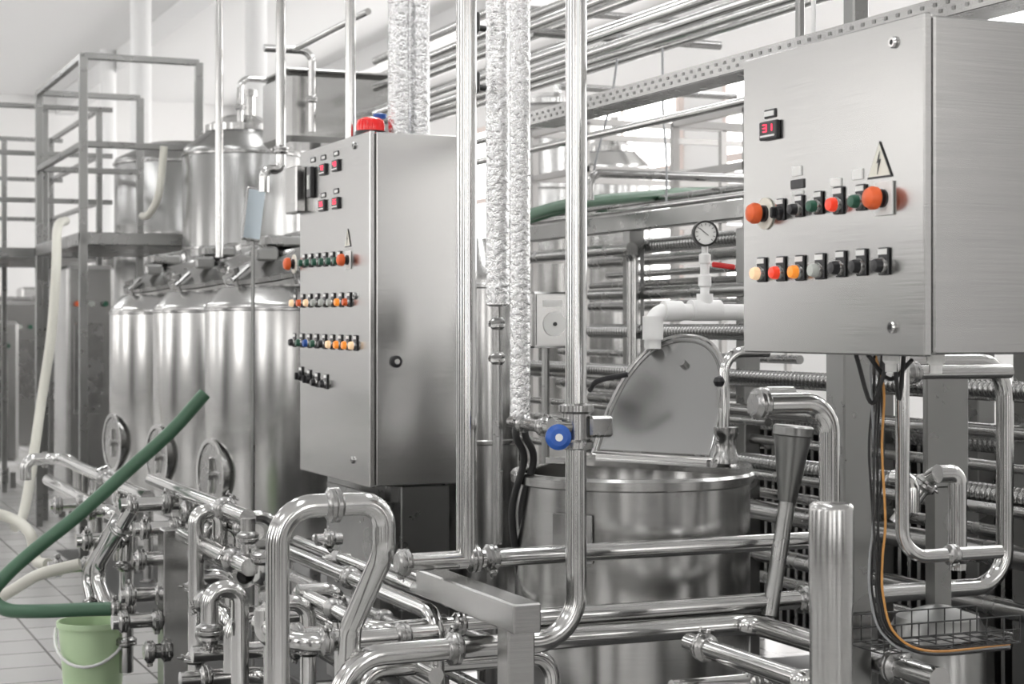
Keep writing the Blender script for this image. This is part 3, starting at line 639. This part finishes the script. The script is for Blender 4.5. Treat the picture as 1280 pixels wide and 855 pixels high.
# ================= LEFT MANIFOLD =================
lm='stainless manifold pipe with clamp joints'
pl=P(219,660,6.0); g=G(); z=pl.z; g.box((pl.x,pl.y,z/2),(.10,.10,z),BRUSH,bev=.004); g.box((pl.x,pl.y,.01),(.2,.2,.02),FRAME)
put('manifold_post',g,label='square brushed steel manifold post',category='post')
for i,(px,py,px1,d) in enumerate([(150,632,222,6.1),(168,662,230,6.0),(165,700,215,6.0),(150,745,212,6.0),(140,778,210,5.9),(180,815,215,5.9),(100,640,165,6.6),(60,710,120,6.6),(95,676,160,6.4),(62,632,110,7.0)]):
    pipe(PT(px,py,d,'x',px1),.025,cl=[(0,.2),(0,.8)],label='short manifold stub with ferrule clamps',group='manifold stubs')
for i,(a) in enumerate([
   PT(32,600,8.0,'z',574,'x',75,'y',150),
   PT(38,575,8.2,'x',98,'z',640),
   PT(185,622,6.2,'y',150,'z',700), PT(165,635,6.1,'p',(118,715,6.3),'p',(135,760,6.2),'x',165),
   PT(152,640,6.3,'p',(108,718,6.5),'p',(118,765,6.4)),
   PT(225,640,6.0,'x',255,'y',320), PT(190,600,6.6,'y',310),
   PT(235,692,5.7,'x',262,'y',330,'z',690),PT(240,722,5.8,'x',290,'z',780),PT(245,745,5.7,'y',285,'z',790,'x',260),
   PT(262,800,5.5,'y',245,'z',720),PT(240,818,5.3,'x',400),PT(120,600,7.2,'z',780),PT(158,650,6.5,'z',840),
   PT(60,600,8,'y',140,'x',170),PT(225,850,5.4,'x',330,'y',420),PT(290,840,5.2,'z',770,'x',345),
   PT(240,650,6.6,'x',345,'z',760),PT(228,668,5.9,'y',312),
   PT(245,900,5.6,'z',640,'x',275,'z',700),PT(300,900,5.0,'z',735,'x',262,'z',800),PT(255,690,6.0,'z',655,'x',300,'z',720)]):
    pipe(a,.0255,.07,cl=([(0,.3)] if i%2 else [])+[(len(a)-2,.8)],label=lm,group='manifold pipes')
sp=PT(310,648,5.2,'z',716); o=pipe(sp,.022,cl=[(0,.35),(0,.75)],label='short vertical pipe with open side port')
q=P(306,719,5.2); g=G(); ax=V((-.25,-.97,0)); g.lathe([(.024,-.08),(.024,.0),(.036,.004),(.036,.016),(.024,.016),(.022,-.04)],STEEL,c=q,ax=ax,n=24,closed=False); g.lathe([(.022,-.038),(0,-.038)],DARKM,c=q,ax=ax,n=24,closed=False); put('side_port',g,parent=o)
for px,py,d in((395,675,5.3),(405,700,5.2),(420,720,5.0)):
    pipe(PT(px,py,d,'x',px+32),.018,cl=[(0,.5)],label='short manifold stub with ferrule clamps',group='manifold stubs')
hose([P(256,492,6.5),P(215,538,6.45),P(160,588,6.4),P(100,642,6.3),P(40,690,6.25),P(5,722,6.2),P(-10,745,6.2),P(8,762,6.15),P(50,764,6.1),P(100,762,6.1),P(140,761,6.1)],.0245,GREENH,label='thick dark green rubber hose looping to manifold')
pipe(PT(138,761,6.1,'x',168),.022,cl=[(0,.2),(0,.8)],label='hose coupling with clamps')
q=P(116,775,6.55); c=V((q.x,q.y,0)); 
hb=q.z; g=G()
g.lathe([(.085,0.001),(.098,.004),(.124,hb-.02),(.132,hb-.02),(.132,hb),(.123,hb),(.097,.012),(0,.012)],BUCK,c=c,n=40,closed=False); bk=put('bucket',g,label='pale green plastic bucket with white handle',category='bucket')
g=G(); pts=[]
for i in range(15):
    a=math.pi*i/14; pts.append(c+V((math.cos(a)*.137*c_,-math.cos(a)*.137*s_,hb-.03))+V((0,0,-math.sin(a)*.12))+V((-s_,-c_,0))*.135*math.sin(a))
g.sweep(pts,.006,WHITEP,n=8); put('handle',g,parent=bk,label='white bail handle')
hose([P(82,276,10.4),P(72,285,9.8),P(70,340,9.5),P(64,420,9.4),P(52,500,9.3),P(42,570,9.1),P(30,640,8.9),P(18,660,8.8)],.026,CREAMH,label='cream ribbed hose hanging to floor')
hose([P(205,183,10.9),P(203,205,10.9),P(198,245,10.9),P(186,268,11),P(178,270,11.2)],.024,CREAMH,label='cream hose hanging on platform')
hose([P(-10,640,7),P(18,650,7),P(38,668,6.9),P(45,700,6.9),P(60,705,6.8)],.022,CREAMH,label='pale hose lying at manifold')
hose([P(-5,750,6.7),P(20,735,6.6),P(50,718,6.5),P(100,705,6.5)],.022,CREAMH,label='pale hose lying at manifold')
# ================= PLATFORM =================
c0=P(104,290,11); zd=c0.z; W=.73; Dp=1.9
g=G(); g.box((c0.x+W/2,c0.y+Dp/2,zd-.04),(W+.05,Dp+.05,.08),FRAME,bev=.005); 
pf_=put('access_platform',g,label='raised steel access platform with guard railing',category='platform')
for dx in(0,W):
    for dy in(0,Dp): post((c0.x+dx,c0.y+dy,0),(c0.x+dx,c0.y+dy,zd+1.1),.05,FRAME,name='post',parent=pf_)
for z in(.55,1.1):
    for dy in(0,Dp) : post((c0.x,c0.y+dy,zd+z),(c0.x+W,c0.y+dy,zd+z),.04,name='rail',parent=pf_)
    post((c0.x,c0.y,zd+z),(c0.x,c0.y+Dp,zd+z),.04,name='rail',parent=pf_)
g=G()
c1=c0+V((-.1,Dp+.4,0))
g.box(c1+V((-.2,1.2,-.04)),(1.8,2.4,.07),FRAME); wk=put('access_platform',g,label='long rear walkway platform with guard railing',category='platform')
for dx in(-1.1,-.7,-.3,.2,.6):
    for dy in(0,2.4): post((c1.x+dx,c1.y+dy,0),(c1.x+dx,c1.y+dy,zd+1.05),.045,name='post',parent=wk)
for z in(.35,.7,1.05):
    for dy in(0,2.4): post((c1.x-1.1,c1.y+dy,zd+z),(c1.x+.7,c1.y+dy,zd+z),.035,name='rail',parent=wk)
    post((c1.x+.6,c1.y,zd+z),(c1.x+.6,c1.y+2.4,zd+z),.035,name='rail',parent=wk)
for px,d in((176,17),(320,16.4),(135,22)):
    q=P(px,0,d); g=G(); g.lathe([(.12,0),(.12,.1),(.1,.12),(.1,ZC)],CEIL,c=(q.x,q.y,0),n=24); put('round_column',g,label='slim round white painted column',category='column',group='white columns')
for i,(px,d,w,h) in enumerate([(105,13.2,.35,1.9),(20,18,.6,1.7),(143,15.4,.3,2.2),(60,25,.8,2.0),(-10,16,.4,1.5)]):
    q=P(px,400,d); g=G(); g.box((q.x,q.y,h/2+.12),(w,.6,h-.24),BRUSHV,bev=.03)
    for sx in(-1,1):
        for sy in(-1,1): g.box((q.x+sx*(w/2-.05),q.y+sy*.25,.07),(.05,.05,.14),FRAME)
    g.box((q.x-.02,q.y-.31,h*.6),(w*.6,.02,h*.35),STEELD,bev=.005)
    for k in range(3): g.lathe([(.02,0),(.02,.03)],[ORANGE,GREYB,GREENB][k],c=(q.x-.1+.1*k,q.y-.32,h*.85),ax=(0,-1,0),n=10)
    put('process_unit',g,label='distant stainless process cabinet with small buttons',category='machine',group='distant machines')
for i in range(16):
    q=P(-20+i*5,400,18.9+i*.3); z=random.uniform(.3,2.0)
    pipe([V((q.x-.6,q.y,z)),V((q.x+.5,q.y,z)),V((q.x+.5,q.y,0.0))],.03,.08,cl=[(0,.3),(0,.7),(1,.5)],label='distant clamped steel pipe run',group='distant pipes',n=10,m=STEELD)
# ================= CAMERA =================
cam=bpy.data.cameras.new('camera'); co=bpy.data.objects.new('camera',cam); COL.objects.link(co)
cam.sensor_width=36; cam.lens=36*F/1280; cam.shift_y=(HY-427.5)/1280; cam.clip_start=.05
co.location=(0,0,CH); co.rotation_euler=(math.radians(90),0,-YAW)
cam.dof.use_dof=True; cam.dof.focus_distance=4.3; cam.dof.aperture_fstop=7
bpy.context.scene.camera=co
w=bpy.data.worlds.new('w'); bpy.context.scene.world=w; w.use_nodes=True; w.node_tree.nodes['Background'].inputs[0].default_value=(.95,.97,1,1); w.node_tree.nodes['Background'].inputs[1].default_value=.5
bpy.context.scene.view_settings.view_transform='Standard'
